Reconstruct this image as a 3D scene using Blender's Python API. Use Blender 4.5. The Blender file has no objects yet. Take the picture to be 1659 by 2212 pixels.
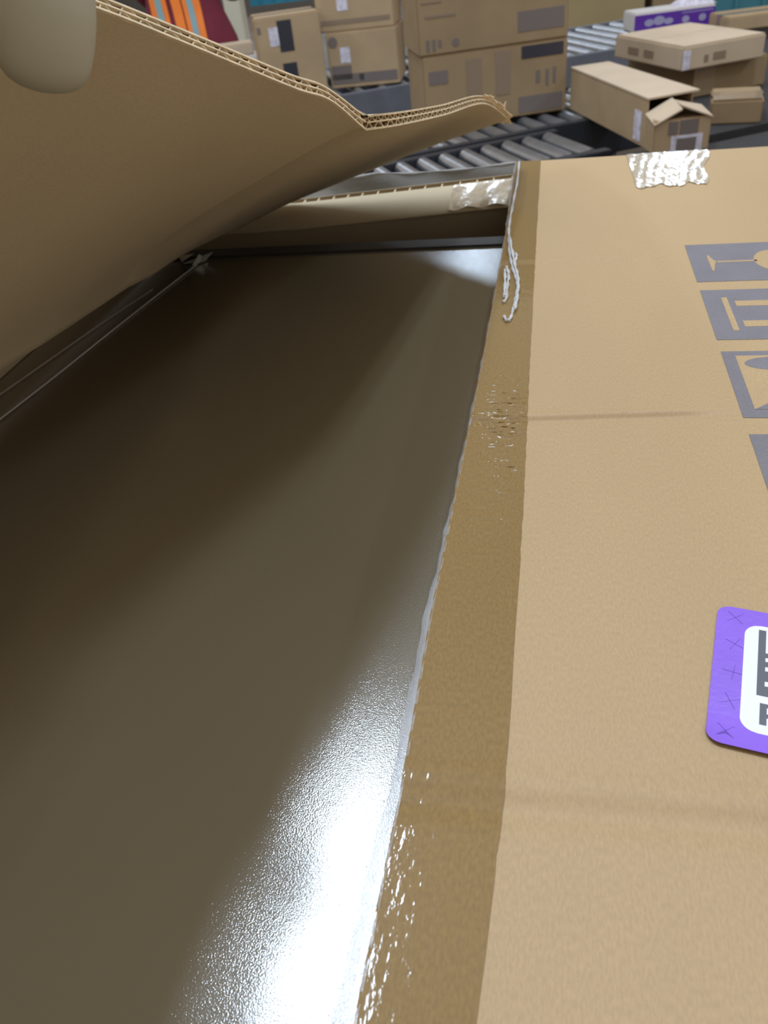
import bpy, bmesh, math, random
import numpy as np
from mathutils import Vector, Matrix

random.seed(7)
rng = np.random.default_rng(7)
S = bpy.context.scene
COL = S.collection

# ------------------------------------------------------------------ camera
FPX, CX, CY = 1700.0, 829.5, 1106.0
RX = np.array([0.97947943, 0.02558684, -0.1999134])
RY = np.array([0.17304493, -0.61527086, 0.76908857])
RZ = np.array([-0.10332234, -0.78790043, -0.60707282])
RM = np.array([RX, RY, RZ])                 # camera (right, down, forward) -> world
EYE = np.array([0.0, 0.0, 0.30])
cam_d = bpy.data.cameras.new('camera')
cam = bpy.data.objects.new('camera', cam_d)
COL.objects.link(cam)
right, up, back = RM[:, 0], -RM[:, 1], -RM[:, 2]
cam.matrix_world = Matrix(((right[0], up[0], back[0], EYE[0]),
                           (right[1], up[1], back[1], EYE[1]),
                           (right[2], up[2], back[2], EYE[2]),
                           (0, 0, 0, 1)))
cam_d.sensor_fit = 'VERTICAL'
cam_d.sensor_height = 36.0
cam_d.lens = FPX / 2212.0 * 36.0
cam_d.clip_start = 0.01
cam_d.dof.use_dof = True
cam_d.dof.focus_distance = 0.29
cam_d.dof.aperture_fstop = 24.0
S.camera = cam

# ------------------------------------------------------------------ world, exposure, hall lamps
S.view_settings.view_transform = 'Standard'
S.view_settings.look = 'None'
S.view_settings.gamma = 1.0
S.view_settings.use_curve_mapping = False
S.view_settings.exposure = 0.27
w = bpy.data.worlds.new('hall_ambience')
S.world = w
w.use_nodes = True
w.node_tree.nodes['Background'].inputs['Color'].default_value = (1.0, 0.915, 0.79, 1)
w.node_tree.nodes['Background'].inputs['Strength'].default_value = 0.46

LAMP_W = 46.0
for (lx, ly, lk) in [(-1.12, 1.95, 1.05), (-1.13, 11.9, 0.45), (0.95, 1.5, 0.85), (2.1, 15.6, 1.0), (5.4, 1.75, 1.0), (-5.4, 1.75, 1.0), (-5.4, 11.9, 1.0)]:
    for dx in (-0.16, 0.16):
        ld = bpy.data.lights.new('hall_tube_lamp', 'AREA')
        ld.shape = 'RECTANGLE'
        ld.size, ld.size_y = 0.15, 1.5
        ld.energy = LAMP_W * lk
        ld.color = (0.66, 0.81, 1.0)
        lo = bpy.data.objects.new('hall_tube_lamp', ld)
        lo.location = (lx + dx, ly, 4.0)
        COL.objects.link(lo)

# ------------------------------------------------------------------ helpers
def at(px, py, depth):
    """a point at a given distance along the view axis, used to lay things out"""
    return EYE + depth * (RM @ np.array([(px - CX) / FPX, (py - CY) / FPX, 1.0]))

BASE = {}
KS = 1.0          # size of the group being built, measured from the eye point

def place(v):
    return EYE + KS * (np.asarray(v, float) - EYE)

def empty(name, loc, label=None, cat=None, group=None, kind=None):
    o = bpy.data.objects.new(name, None)
    o.empty_display_size = 0.05
    COL.objects.link(o)
    loc = place(loc)
    o.location = loc
    BASE[o] = np.array(loc, float)
    props(o, label, cat, group, kind)
    return o

def props(o, label=None, cat=None, group=None, kind=None):
    if label: o['label'] = label
    if cat: o['category'] = cat
    if group: o['group'] = group
    if kind: o['kind'] = kind

def build(name, verts, faces, mats, parent=None, base=None, smooth=False, fm=None, label=None, cat=None, group=None, kind=None):
    """verts in world coordinates; origin goes to the parent's base or to `base`"""
    v = place(verts)
    b = BASE[parent] if parent is not None else (place(base) if base is not None else np.zeros(3))
    me = bpy.data.meshes.new(name)
    me.from_pydata((v - b).tolist(), [], [tuple(int(i) for i in f) for f in faces])
    if not isinstance(mats, (list, tuple)): mats = [mats]
    for m in mats: me.materials.append(m)
    if fm is not None: me.polygons.foreach_set('material_index', np.asarray(fm, dtype=np.int32))
    me.validate()
    me.update()
    if smooth:
        me.polygons.foreach_set('use_smooth', np.ones(len(me.polygons), dtype=bool))
        me.set_sharp_from_angle(angle=math.radians(42))
    o = bpy.data.objects.new(name, me)
    COL.objects.link(o)
    if parent is not None:
        o.parent = parent
    else:
        o.location = b
    BASE[o] = b.copy()
    props(o, label, cat, group, kind)
    return o

def recalc(o):
    sm = len(o.data.polygons) and o.data.polygons[0].use_smooth
    bm = bmesh.new(); bm.from_mesh(o.data)
    bmesh.ops.recalc_face_normals(bm, faces=bm.faces)
    bm.to_mesh(o.data); bm.free()
    if sm: o.data.set_sharp_from_angle(angle=math.radians(42))

class MB:
    """collects simple shapes into one mesh"""
    def __init__(self): self.v, self.f, self.m = [], [], []
    def add(self, verts, faces, mi=0):
        n = len(self.v)
        self.v += [tuple(map(float, p)) for p in verts]
        for f in faces:
            self.f.append(tuple(i + n for i in f)); self.m.append(mi)
        return self
    def box(self, lo, hi, mi=0, tf=None):
        x0, y0, z0 = lo; x1, y1, z1 = hi
        vs = [(x0,y0,z0),(x1,y0,z0),(x1,y1,z0),(x0,y1,z0),(x0,y0,z1),(x1,y0,z1),(x1,y1,z1),(x0,y1,z1)]
        if tf: vs = [tf(p) for p in vs]
        return self.add(vs, [(3,2,1,0),(4,5,6,7),(0,1,5,4),(1,2,6,5),(2,3,7,6),(3,0,4,7)], mi)
    def bbox(self, lo, hi, b=0.003, mi=0, tf=None):
        """box with bevelled edges"""
        bm = bmesh.new()
        bmesh.ops.create_cube(bm, size=1)
        lo = Vector(lo); hi = Vector(hi)
        for q in bm.verts:
            q.co = Vector([(lo[i] + hi[i]) / 2 + q.co[i] * (hi[i] - lo[i]) for i in range(3)])
        bmesh.ops.bevel(bm, geom=bm.edges[:], offset=b, segments=2, affect='EDGES')
        bm.verts.index_update()
        vs = [tuple(q.co) for q in bm.verts]
        if tf: vs = [tf(p) for p in vs]
        fs = [tuple(x.index for x in f.verts) for f in bm.faces]
        bm.free()
        return self.add(vs, fs, mi)
    def tube(self, pts, r, n=8, mi=0, cap=True):
        pts = [np.array(p, float) for p in pts]
        rs = r if hasattr(r, '__len__') else [r] * len(pts)
        rings = []
        upv = np.array([0.13, 0.21, 0.97])
        for i, p in enumerate(pts):
            d = pts[min(i + 1, len(pts) - 1)] - pts[max(i - 1, 0)]
            d = d / (np.linalg.norm(d) + 1e-12)
            a = np.cross(d, upv)
            if np.linalg.norm(a) < 1e-3: a = np.cross(d, np.array([1.0, 0, 0]))
            a /= np.linalg.norm(a); b = np.cross(d, a)
            rings.append([p + rs[i] * (math.cos(2*math.pi*k/n) * a + math.sin(2*math.pi*k/n) * b) for k in range(n)])
        vs = [q for rg in rings for q in rg]
        fs = []
        for i in range(len(pts) - 1):
            for k in range(n):
                k2 = (k + 1) % n
                fs.append((i*n+k, i*n+k2, (i+1)*n+k2, (i+1)*n+k))
        if cap:
            fs.append(tuple(range(n - 1, -1, -1))); fs.append(tuple((len(pts)-1)*n + k for k in range(n)))
        return self.add(vs, fs, mi)
    def poly(self, pts2, z0, z1, mi=0, tf=None):
        """extruded polygon"""
        n = len(pts2)
        vs = [(p[0], p[1], z0) for p in pts2] + [(p[0], p[1], z1) for p in pts2]
        if tf: vs = [tf(p) for p in vs]
        fs = [tuple(range(n - 1, -1, -1)), tuple(range(n, 2 * n))]
        for i in range(n): fs.append((i, (i + 1) % n, n + (i + 1) % n, n + i))
        return self.add(vs, fs, mi)
    def build(self, name, mats, parent=None, **k):
        return build(name, self.v, self.f, mats, parent, fm=self.m, **k)

def slab(P, N, a, b):
    """closed sheet from a grid of points P[i][j] with normals N, between offsets a and b"""
    P = np.asarray(P); N = np.asarray(N); ni, nj = P.shape[:2]
    A = (P + N * np.asarray(a)[..., None] if hasattr(a, '__len__') else P + N * a).reshape(-1, 3)
    B = (P + N * np.asarray(b)[..., None] if hasattr(b, '__len__') else P + N * b).reshape(-1, 3)
    n = ni * nj; V = np.vstack([A, B]); F = []
    id_ = lambda i, j: i * nj + j
    for i in range(ni - 1):
        for j in range(nj - 1):
            q = (id_(i,j), id_(i+1,j), id_(i+1,j+1), id_(i,j+1))
            F.append(q); F.append(tuple(k + n for k in reversed(q)))
    for i in range(ni - 1):
        F.append((id_(i,0), id_(i,0)+n, id_(i+1,0)+n, id_(i+1,0)))
        F.append((id_(i,nj-1), id_(i+1,nj-1), id_(i+1,nj-1)+n, id_(i,nj-1)+n))
    for j in range(nj - 1):
        F.append((id_(0,j), id_(0,j+1), id_(0,j+1)+n, id_(0,j)+n))
        F.append((id_(ni-1,j), id_(ni-1,j)+n, id_(ni-1,j+1)+n, id_(ni-1,j+1)))
    return V, F

def rounded(w_, h_, r, x0=0, y0=0, n=6):
    pts = []
    for (cx, cy, a0) in ((w_-r, r, -90), (w_-r, h_-r, 0), (r, h_-r, 90), (r, r, 180)):
        for k in range(n + 1):
            a = math.radians(a0 + 90 * k / n)
            pts.append((x0 + cx + r*math.cos(a), y0 + cy + r*math.sin(a)))
    return pts

# ------------------------------------------------------------------ materials
def mat(name, color, rough=0.6, metallic=0.0, spec=0.5, coat=0.0, coat_rough=0.1, var=0.0, var_scale=20.0, bump=0.0,
        bump_scale=300.0, stretch=(1,1,1), var2=0.0, var2_scale=400.0, bump_dist=0.001, trans=0.0, alpha=1.0, ior=1.5):
    m = bpy.data.materials.new(name); m.use_nodes = True
    nt = m.node_tree; p = nt.nodes['Principled BSDF']
    p.inputs['Roughness'].default_value = rough
    p.inputs['Metallic'].default_value = metallic
    p.inputs['Specular IOR Level'].default_value = spec
    p.inputs['Coat Weight'].default_value = coat
    p.inputs['Coat Roughness'].default_value = coat_rough
    p.inputs['Transmission Weight'].default_value = trans
    p.inputs['Alpha'].default_value = alpha
    p.inputs['IOR'].default_value = ior
    p.inputs['Base Color'].default_value = (*color, 1)
    tc = nt.nodes.new('ShaderNodeTexCoord')
    mp = nt.nodes.new('ShaderNodeMapping'); mp.inputs['Scale'].default_value = stretch
    nt.links.new(tc.outputs['Object'], mp.inputs['Vector'])
    def noise(scale, detail=4):
        n = nt.nodes.new('ShaderNodeTexNoise'); n.inputs['Scale'].default_value = scale
        n.inputs['Detail'].default_value = detail
        nt.links.new(mp.outputs['Vector'], n.inputs['Vector'])
        return n
    col = None
    if var or var2:
        src = None
        for (am, sc) in ((var, var_scale), (var2, var2_scale)):
            if not am: continue
            n = noise(sc)
            mr = nt.nodes.new('ShaderNodeMapRange')
            mr.inputs['From Min'].default_value = 0.3; mr.inputs['From Max'].default_value = 0.7
            mr.inputs['To Min'].default_value = 1 - am; mr.inputs['To Max'].default_value = 1 + am
            nt.links.new(n.outputs['Fac'], mr.inputs['Value'])
            vm = nt.nodes.new('ShaderNodeVectorMath'); vm.operation = 'SCALE'
            if src is None: vm.inputs[0].default_value = color
            else: nt.links.new(src, vm.inputs[0])
            nt.links.new(mr.outputs['Result'], vm.inputs['Scale'])
            src = vm.outputs['Vector']
        nt.links.new(src, p.inputs['Base Color'])
    if bump:
        n = noise(bump_scale, 3)
        b = nt.nodes.new('ShaderNodeBump'); b.inputs['Strength'].default_value = bump
        b.inputs['Distance'].default_value = bump_dist
        nt.links.new(n.outputs['Fac'], b.inputs['Height'])
        nt.links.new(b.outputs['Normal'], p.inputs['Normal'])
        if coat: nt.links.new(b.outputs['Normal'], p.inputs['Coat Normal'])
    return m

M = {}
M['carton'] = mat('kraft_cardboard', (0.44, 0.294, 0.147), rough=0.55, spec=0.35, var=0.05, var_scale=9, var2=0.08, var2_scale=1400, bump=0.25, bump_scale=900, bump_dist=0.0004, stretch=(1.0, 0.35, 1.0))
M['carton_in'] = mat('kraft_cardboard_inner', (0.56, 0.45, 0.295), rough=0.75, spec=0.2, var=0.05, var_scale=12, var2=0.05, var2_scale=900, bump=0.2, bump_scale=700, bump_dist=0.0004)
M['cut'] = mat('cut_cardboard_edge', (0.68, 0.54, 0.36), rough=0.8, spec=0.15, var=0.15, var_scale=200)
M['flute'] = mat('fluting_paper', (0.55, 0.42, 0.26), rough=0.85, spec=0.1, var=0.12, var_scale=150)
M['tape'] = mat('tan_packing_tape', (0.240, 0.142, 0.042), rough=0.45, spec=0.15, coat=0.60, coat_rough=0.05, var=0.05, var_scale=14, var2=0.13, var2_scale=1100, bump=0.16, bump_scale=300, bump_dist=0.0008, stretch=(1.0, 0.45, 1.0))
M['clear'] = mat('clear_plastic_film', (0.93, 0.93, 0.95), rough=0.12, spec=0.6, trans=0.6, alpha=0.45, ior=1.25, bump=0.5, bump_scale=420, bump_dist=0.0008)
M['strand'] = mat('whitish_stretched_film', (0.92, 0.91, 0.90), rough=0.15, spec=0.7, trans=0.55, ior=1.3, bump=0.3, bump_scale=420, bump_dist=0.0008)
M['cleartape'] = mat('wrinkled_clear_tape', (0.60, 0.47, 0.32), rough=0.25, spec=0.6, coat=1.0, coat_rough=0.08, bump=0.35, bump_scale=110, bump_dist=0.002)
M['ink'] = mat('grey_printing_ink', (0.185, 0.165, 0.175), rough=0.6, spec=0.3, var=0.05, var_scale=60, var2=0.08, var2_scale=800)
M['purple'] = mat('purple_sticker_vinyl', (0.25, 0.115, 0.66), rough=0.35, spec=0.5, var=0.05, var_scale=70, bump=0.25, bump_scale=500, bump_dist=0.0004)
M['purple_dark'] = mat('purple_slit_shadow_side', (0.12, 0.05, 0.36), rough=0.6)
M['white'] = mat('white_sticker_print', (0.80, 0.78, 0.84), rough=0.4)
M['black'] = mat('dark_lettering', (0.10, 0.10, 0.115), rough=0.5)
M['steel'] = mat('brushed_roller_steel', (0.42, 0.43, 0.46), rough=0.32, metallic=0.9, var=0.1, var_scale=30)
M['frame'] = mat('painted_conveyor_frame', (0.16, 0.16, 0.185), rough=0.45, metallic=0.2, var=0.1, var_scale=12)
M['darkframe'] = mat('dark_conveyor_rail', (0.035, 0.037, 0.045), rough=0.4, metallic=0.3)
M['belt'] = mat('dark_rubber_belt', (0.028, 0.025, 0.025), rough=0.75, var=0.15, var_scale=40)
M['floor'] = mat('grey_concrete', (0.22, 0.20, 0.18), rough=0.7, var=0.15, var_scale=1.5)
M['wall_far'] = mat('grey_brown_wall', (0.13, 0.115, 0.10), rough=0.8, var=0.1, var_scale=0.8)
M['wall'] = mat('cream_painted_wall', (0.55, 0.47, 0.36), rough=0.8, var=0.05, var_scale=0.8)

# panel: dark, semi-gloss, with a fine sparkling texture
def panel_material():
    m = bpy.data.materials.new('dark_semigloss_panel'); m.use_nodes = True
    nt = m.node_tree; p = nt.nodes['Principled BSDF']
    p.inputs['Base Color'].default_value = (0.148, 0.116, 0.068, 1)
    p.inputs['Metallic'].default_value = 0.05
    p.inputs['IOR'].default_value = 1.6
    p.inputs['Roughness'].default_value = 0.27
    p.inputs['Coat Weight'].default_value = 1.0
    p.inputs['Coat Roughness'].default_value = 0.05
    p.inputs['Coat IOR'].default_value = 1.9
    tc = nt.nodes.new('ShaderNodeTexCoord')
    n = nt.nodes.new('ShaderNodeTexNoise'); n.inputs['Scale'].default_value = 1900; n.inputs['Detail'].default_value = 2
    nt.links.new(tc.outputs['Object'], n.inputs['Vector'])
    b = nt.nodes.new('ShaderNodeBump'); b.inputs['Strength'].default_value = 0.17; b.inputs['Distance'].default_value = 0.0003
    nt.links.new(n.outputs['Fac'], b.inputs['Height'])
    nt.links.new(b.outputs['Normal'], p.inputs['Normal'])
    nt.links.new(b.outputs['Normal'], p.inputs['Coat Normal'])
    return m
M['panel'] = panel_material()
M['bezel'] = mat('black_panel_rim', (0.035, 0.03, 0.027), rough=0.45, spec=0.5)

# ------------------------------------------------------------------ the hall
ZR = -0.35            # level of the conveyor rollers
ZF = -1.10            # hall floor
MB().box((-9, -4.15, ZF - 0.1), (9, 17.1, ZF)).build('floor', M['floor'], kind='structure')
MB().box((-9, 16.9, ZF), (9, 17.1, 7.0)).build('wall_back', M['wall_far'], kind='structure')
MB().box((-9, -4.15, ZF), (9, -4.0, 0.7)).build('wall_front', M['wall'], kind='structure')
MB().box((-9.1, -4.0, ZF), (-8.9, 16.9, 0.7)).build('wall_left', M['wall'], kind='structure')
MB().box((8.9, -4.0, ZF), (9.1, 16.9, 0.7)).build('wall_right', M['wall'], kind='structure')

# ------------------------------------------------------------------ the opened carton
KS = 0.65
ZC = EYE[2] + (ZR - EYE[2]) / KS      # the carton stands on the belt
XH, XSEAM, XR = -0.55, -0.055, 0.49
YN, YF = -0.45, 1.173
carton = empty('opened_carton', (-0.03, 0.36, ZC), 'large brown cardboard carton with one lid flap lifted open, in the foreground', 'carton')
mb = MB()
mb.box((XH - 0.008, YN, ZC), (XH, YF, -0.001))
mb.box((XR, YN, ZC), (XR + 0.008, YF, -0.008))
mb.box((XH, YN, ZC), (XR, YN + 0.008, -0.009))
mb.box((XH, YN + 0.008, ZC), (XR, YF - 0.008, ZC + 0.008))
mb.box((XSEAM, YF - 0.008, ZC), (XR, YF, -0.008))
mb.build('box_body', M['carton_in'], carton)

# far end wall with its crushed, open corrugated top edge
def ztop(x):
    return float(np.interp(x, [-0.55, -0.36, -0.05, 0.0], [-0.034, -0.030, -0.013, -0.010]))
xs = np.linspace(-0.549, XSEAM + 0.02, 40)
Pf = np.array([[(x, 1.142, ztop(x)), (x, 1.127, ztop(x) - 0.009), (x, 1.110, ztop(x) - 0.022), (x, 1.108, ztop(x) - 0.027), (x, 1.113, ztop(x) - 0.034), (x, 1.138, -0.30)] for x in xs]); Nf = np.zeros_like(Pf); Nf[..., 1] = 1
V, F = slab(Pf, Nf, 0, 0.0012)
end_wall = build('end_wall', V, F, M['carton_in'], carton, smooth=True)
Nf = Nf[:, :2]
Pb = np.array([[(x, 1.1585, ztop(x) + 0.001), (x, 1.1585, -0.30)] for x in xs])
V, F = slab(Pb, Nf, 0, 0.0012)
build('back_liner', V, F, M['carton_in'], end_wall)
mb = MB()
x = -0.54
while x < XSEAM + 0.02:
    z = ztop(x)
    mb.box((x, 1.1432, z - 0.03), (x + 0.0016, 1.1585, z - 0.0005))
    x += 0.0235 * random.uniform(0.9, 1.1)
mb.build('corrugation_rib', M['cut'], end_wall, kind='stuff')
mb = MB()
for i in range(len(xs) - 1):
    z0, z1 = ztop(xs[i]) - 0.016, ztop(xs[i+1]) - 0.016
    mb.add([(xs[i],1.1432,z0),(xs[i+1],1.1432,z1),(xs[i+1],1.1585,z1),(xs[i],1.1585,z0)], [(0,1,2,3)])
mb.build('core_paper', M['flute'], end_wall)
# outer end panel behind it
MB().box((XH, 1.162, ZC), (XSEAM, YF, -0.036)).build('outer_end_panel', M['carton_in'], carton)

# closed lid flap on the right, with shallow creases pressed across it
def seam_x(y):
    return float(np.interp(y, [-0.45, 0.097, 0.19, 0.292, 0.404, 0.573, 0.86, 1.173], [-0.06, -0.0593, -0.0575, -0.058, -0.056, -0.0528, -0.0501, -0.051]))
def tape_x(y):
    return float(np.interp(y, [-0.45, 0.103, 0.19, 0.386, 0.6, 0.9, 1.173], [-0.019, -0.018, -0.0135, -0.0129, -0.0148, -0.0165, -0.0177]))
def lid_z(x, y):
    z = 0.0
    for (y0, k, dep, wd) in ((0.4908, 0.067, 0.0022, 0.0035), (0.1842, 0.016, 0.0016, 0.0075), (0.79, 0.05, 0.0009, 0.006)):
        d = (y - y0 - k * x) / wd
        if abs(d) < 4:
            fade = 1.0 if (x < 0.095 or y0 < 0.3) else max(0.0, 1 - (x - 0.095) / 0.03)
            z -= dep * fade * math.exp(-d * d)
            z += dep * 0.55 * fade * math.exp(-((d - 1.7) ** 2))
    return z
ys = sorted(set(np.round(np.concatenate([np.linspace(YN, YF, 60), np.linspace(0.16, 0.215, 40), np.linspace(0.465, 0.53, 50), np.linspace(0.76, 0.84, 40)]), 5)))
us = np.unique(np.concatenate([np.linspace(0, 0.28, 14), np.linspace(0.28, 0.36, 8), np.linspace(0.36, 1, 12)]))
Pl = np.zeros((len(ys), len(us), 3)); Nl = np.zeros_like(Pl); Nl[..., 2] = -1
for i, y in enumerate(ys):
    sx = seam_x(y)
    for j, u in enumerate(us):
        xx = sx + u * (XR + 0.008 - sx)
        Pl[i, j] = (xx, y, lid_z(xx, y))
V, F = slab(Pl, Nl, 0, 0.0075)
lid = build('closed_flap', V, F, M['carton'], carton, smooth=True)
recalc(lid)

# tan tape still stuck along the seam edge
yt = sorted(set(list(ys) + list(np.round(np.linspace(0.34, 0.64, 190), 5))))
tu = np.linspace(0, 1, 22)
wr = rng.normal(0, 1, (len(yt), len(tu)))
for _ in range(1):
    wr = (wr + np.roll(wr, 1, 0) + np.roll(wr, -1, 0) + np.roll(wr, 1, 1) + np.roll(wr, -1, 1) + np.roll(wr, 2, 1)) / 2.4
Pt = np.zeros((len(yt), len(tu), 3)); Nt = np.zeros_like(Pt); Nt[..., 2] = 1
for i, y in enumerate(yt):
    a, b = seam_x(y) - 0.0002, tape_x(y) + 0.0004 * math.sin(300 * y) * random.random()
    for j, u in enumerate(tu):
        xx = a + u * (b - a)
        amp = 0.00030 * max(0.0, 1 - abs((y - 0.455) / 0.11) ** 2.5) * max(0.0, 1 - abs((u - 0.62) / 0.4) ** 3)
        Pt[i, j] = (xx, y, 0.6 * lid_z(xx, y) + 0.0004 + amp * wr[i, j])
V, F = slab(Pt, Nt, 0, 0.0003)
tape = build('seam_tape', V, F, M['tape'], carton, smooth=True, label='glossy tan packing tape along the seam edge')
recalc(tape)
# clear torn film hanging over the seam edge
yo = np.linspace(-0.45, 1.172, 220)
Po = np.zeros((len(yo), 4, 3)); No = np.zeros_like(Po); No[..., 2] = 1
for i, y in enumerate(yo):
    ov = float(np.interp(y, [-0.45, 0.08, 0.13, 0.2, 0.3, 0.4, 0.6, 0.9, 1.17], [0.0085, 0.0085, 0.0078, 0.0052, 0.0036, 0.0017, 0.0012, 0.0014, 0.0025]))
    ov += 0.0005 * math.sin(90 * y) + 0.0004 * math.sin(260 * y + 1)
    for j in range(4):
        u = j / 3
        Po[i, j] = (seam_x(y) + 0.001 - u * (ov + 0.001), y, 0.0006 - 0.0025 * u * u + 0.0003 * math.sin(400 * y + 5 * u))
V, F = slab(Po, No, 0, 0.00025)
o = build('torn_film_edge', V, F, M['clear'], tape, smooth=True, label='thin clear torn edge of the tape film')
recalc(o)
# stretched strands of torn film lying on the tape
def lidp(px, py, dz=0.0015):
    d = RM @ np.array([(px - CX) / FPX, (py - CY) / FPX, 1.0])
    t = (dz - EYE[2]) / d[2]
    return EYE + t * d
def smooth_line(pts, n=10):
    pts = [np.array(p, float) for p in pts]; out = []
    for i in range(len(pts) - 1):
        p0, p1, p2, p3 = pts[max(i-1,0)], pts[i], pts[i+1], pts[min(i+2,len(pts)-1)]
        for k in range(n):
            t = k / n
            out.append(0.5*((2*p1)+(-p0+p2)*t+(2*p0-5*p1+4*p2-p3)*t*t+(-p0+3*p1-3*p2+p3)*t**3))
    out.append(pts[-1]); return out
strands = [
    [(1122, 350), (1116, 400), (1108, 440), (1101, 480), (1099, 505), (1100, 540), (1105, 570), (1113, 595), (1118, 615), (1115, 640), (1108, 670), (1102, 688), (1094, 692), (1089, 682)],
    [(1099, 500), (1104, 530), (1111, 565), (1117, 590), (1120, 612), (1117, 645), (1112, 668)],
    [(1094, 577), (1099, 592), (1096, 615), (1093, 645), (1086, 652)],
    [(1090, 582), (1091, 610), (1089, 640)],
    [(1113, 565), (1116, 552), (1114, 548)],
]
for k, st in enumerate(strands):
    pts = smooth_line([lidp(px, py, 0.0022 + 0.0012 * (k % 2)) for px, py in st])
    pts = [p + np.array([rng.normal(0, .00015), 0, rng.normal(0, .00015)]) for p in pts]
    rr = [0.0013 * (1 + 0.3 * math.sin(i * 0.9 + k)) for i in range(len(pts))]
    mb = MB(); mb.tube(pts, rr, 7)
    mb.build('torn_film_strand', M['strand'], tape, smooth=True)

# wrinkled clear tape over the far edge of the lid
mbq = []
nx_, ny_ = 24, 20
Pw = np.zeros((nx_, ny_, 3)); Nw = np.zeros_like(Pw); Nw[..., 2] = 1
for i in range(nx_):
    for j in range(ny_):
        u, v = i / (nx_-1), j / (ny_-1)
        xa = 0.096 + 0.003 * v; xb = 0.199 - 0.022 * v + 0.003*math.sin(9*v)
        yy = 1.1735 - v * (0.148 + 0.006 * math.sin(14 * u) + 0.004*math.sin(31*u))
        xx = xa + u * (xb - xa)
        Pw[i, j] = (xx, yy, lid_z(xx, yy) + 0.0004 + 0.0006 * abs(math.sin(23*u + 5*v)) )
V, F = slab(Pw, Nw, 0, 0.0003)
o = build('edge_tape', V, F, M['cleartape'], carton, smooth=True, label='wrinkled shiny clear tape over the far edge'); recalc(o)
# tape patch wrapped over the inner end wall
Pw = np.zeros((16, 8, 3)); Nw = np.zeros_like(Pw); Nw[..., 1] = -1
for i in range(16):
    for j in range(8):
        u, v = i / 15, j / 7
        xx = -0.135 + 0.10 * u
        zz = ztop(xx) + 0.0015 - v * (0.024 + 0.002 * math.sin(17*u))
        Pw[i, j] = (xx - 0.006*v, 1.1405 - 0.0315*v - 0.0008*math.sin(20*u+7*v), zz)
V, F = slab(Pw, Nw, 0, 0.0004)
o = build('end_tape', V, F, M['cleartape'], carton, smooth=True, label='wrinkled shiny tape on the inner end wall'); recalc(o)
# torn clear tape standing along the far end
xe = np.linspace(-0.42, -0.052, 50)
Pe = np.zeros((50, 5, 3)); Ne = np.zeros_like(Pe); Ne[..., 1] = -1
for i, x in enumerate(xe):
    zt = float(np.interp(x, [-0.42, -0.33, -0.25, -0.2, -0.12, -0.052], [-0.022, -0.012, -0.002, -0.006, -0.004, 0.0]))
    for j in range(5):
        v = j / 4
        z0 = ztop(x) - 0.004
        Pe[i, j] = (x, 1.1615 + 0.009 * v + 0.0012*math.sin(40*x+3*v), z0 + v * (zt - z0))
M['greyfilm'] = mat('grey_translucent_tape', (0.30, 0.29, 0.27), rough=0.2, spec=0.6, coat=0.8, coat_rough=0.08, bump=0.5, bump_scale=90, bump_dist=0.001)
V, F = slab(Pe, Ne, 0, 0.0003)
o = build('hanging_tape', V, F, M['greyfilm'], carton, smooth=True, label='torn translucent tape along the far end'); recalc(o)
mb = MB(); mb.tube([Pe[i, 4] for i in range(50)], [0.0012 + 0.0007*math.sin(i*0.7) for i in range(50)], 6)
mb.build('curled_rim', M['strand'], o, smooth=True)

# printed handling symbols on the lid
def symbol(name, ink, light, label):
    mb = MB()
    def tf(p): return (p[0], p[1], lid_z(p[0], p[1]) + p[2])
    for pl in ink: mb.poly(pl, 0.0001, 0.0003, 0, tf)
    for pl in light: mb.poly(pl, 0.0003, 0.00042, 1, tf)
    return mb.build(name, [M['ink'], M['carton']], carton, label=label)
def rect(x0, x1, y0, y1): return [(x0, y0), (x1, y0), (x1, y1), (x0, y1)]
def ell(cx, cy, rx, ry, a0=0, a1=360, n=28): return [(cx + rx*math.cos(math.radians(a0+(a1-a0)*k/n)), cy + ry*math.sin(math.radians(a0+(a1-a0)*k/n))) for k in range(n + (a1-a0 < 360))]
X0, X1 = 0.1308, 0.229
symbol('printed_symbol', [rect(X0, X1, 0.7300, 0.8245)],
       [[(0.1473, 0.7945), (0.1488, 0.7945), (0.1525, 0.7800), (0.1545, 0.7788), (0.1545, 0.7756), (0.1525, 0.7745), (0.1490, 0.7545), (0.1475, 0.7560)],
        rect(0.154, 0.190, 0.7756, 0.7788),
        ell(0.2060, 0.777, 0.0185, 0.026, 90, 270)], 'grey printed fragile glass symbol')
symbol('printed_symbol', [rect(X0, X1, 0.6120, 0.7108)],
       [rect(0.1458, 0.1504, 0.6285, 0.6938), rect(0.1557, 0.195, 0.6755, 0.6860), rect(0.1557, 0.195, 0.6352, 0.6462),
        [(0.195, 0.6670), (0.216, 0.6808), (0.195, 0.6945)], [(0.195, 0.6270), (0.216, 0.6407), (0.195, 0.6545)]], 'grey printed this way up symbol')
mb = MB()
def tf(p): return (p[0], p[1], lid_z(p[0], p[1]) + p[2])
mb.poly(rect(X0, X1, 0.4936, 0.5918), 0.0001, 0.0003, 0, tf)
mb.poly(rect(0.1400, 0.2200, 0.5044, 0.5842), 0.0003, 0.00042, 1, tf)
mb.poly(ell(0.167, 0.5712, 0.0225, 0.0105), 0.00042, 0.00052, 0, tf)
mb.poly([(0.1400, 0.5044), (0.2200, 0.5044), (0.2200, 0.5600), (0.2080, 0.5600)], 0.00042, 0.00052, 0, tf)
mb.poly([(0.1530, 0.5085), (0.175, 0.5085), (0.185, 0.522)], 0.00052, 0.0006, 1, tf)
mb.build('printed_symbol', [M['ink'], M['carton']], carton, label='grey framed printed symbol, third in the row')
symbol('printed_symbol', [rect(X0, X1, 0.3750, 0.4728)], [], 'grey solid printed symbol nearest the sticker')

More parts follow.
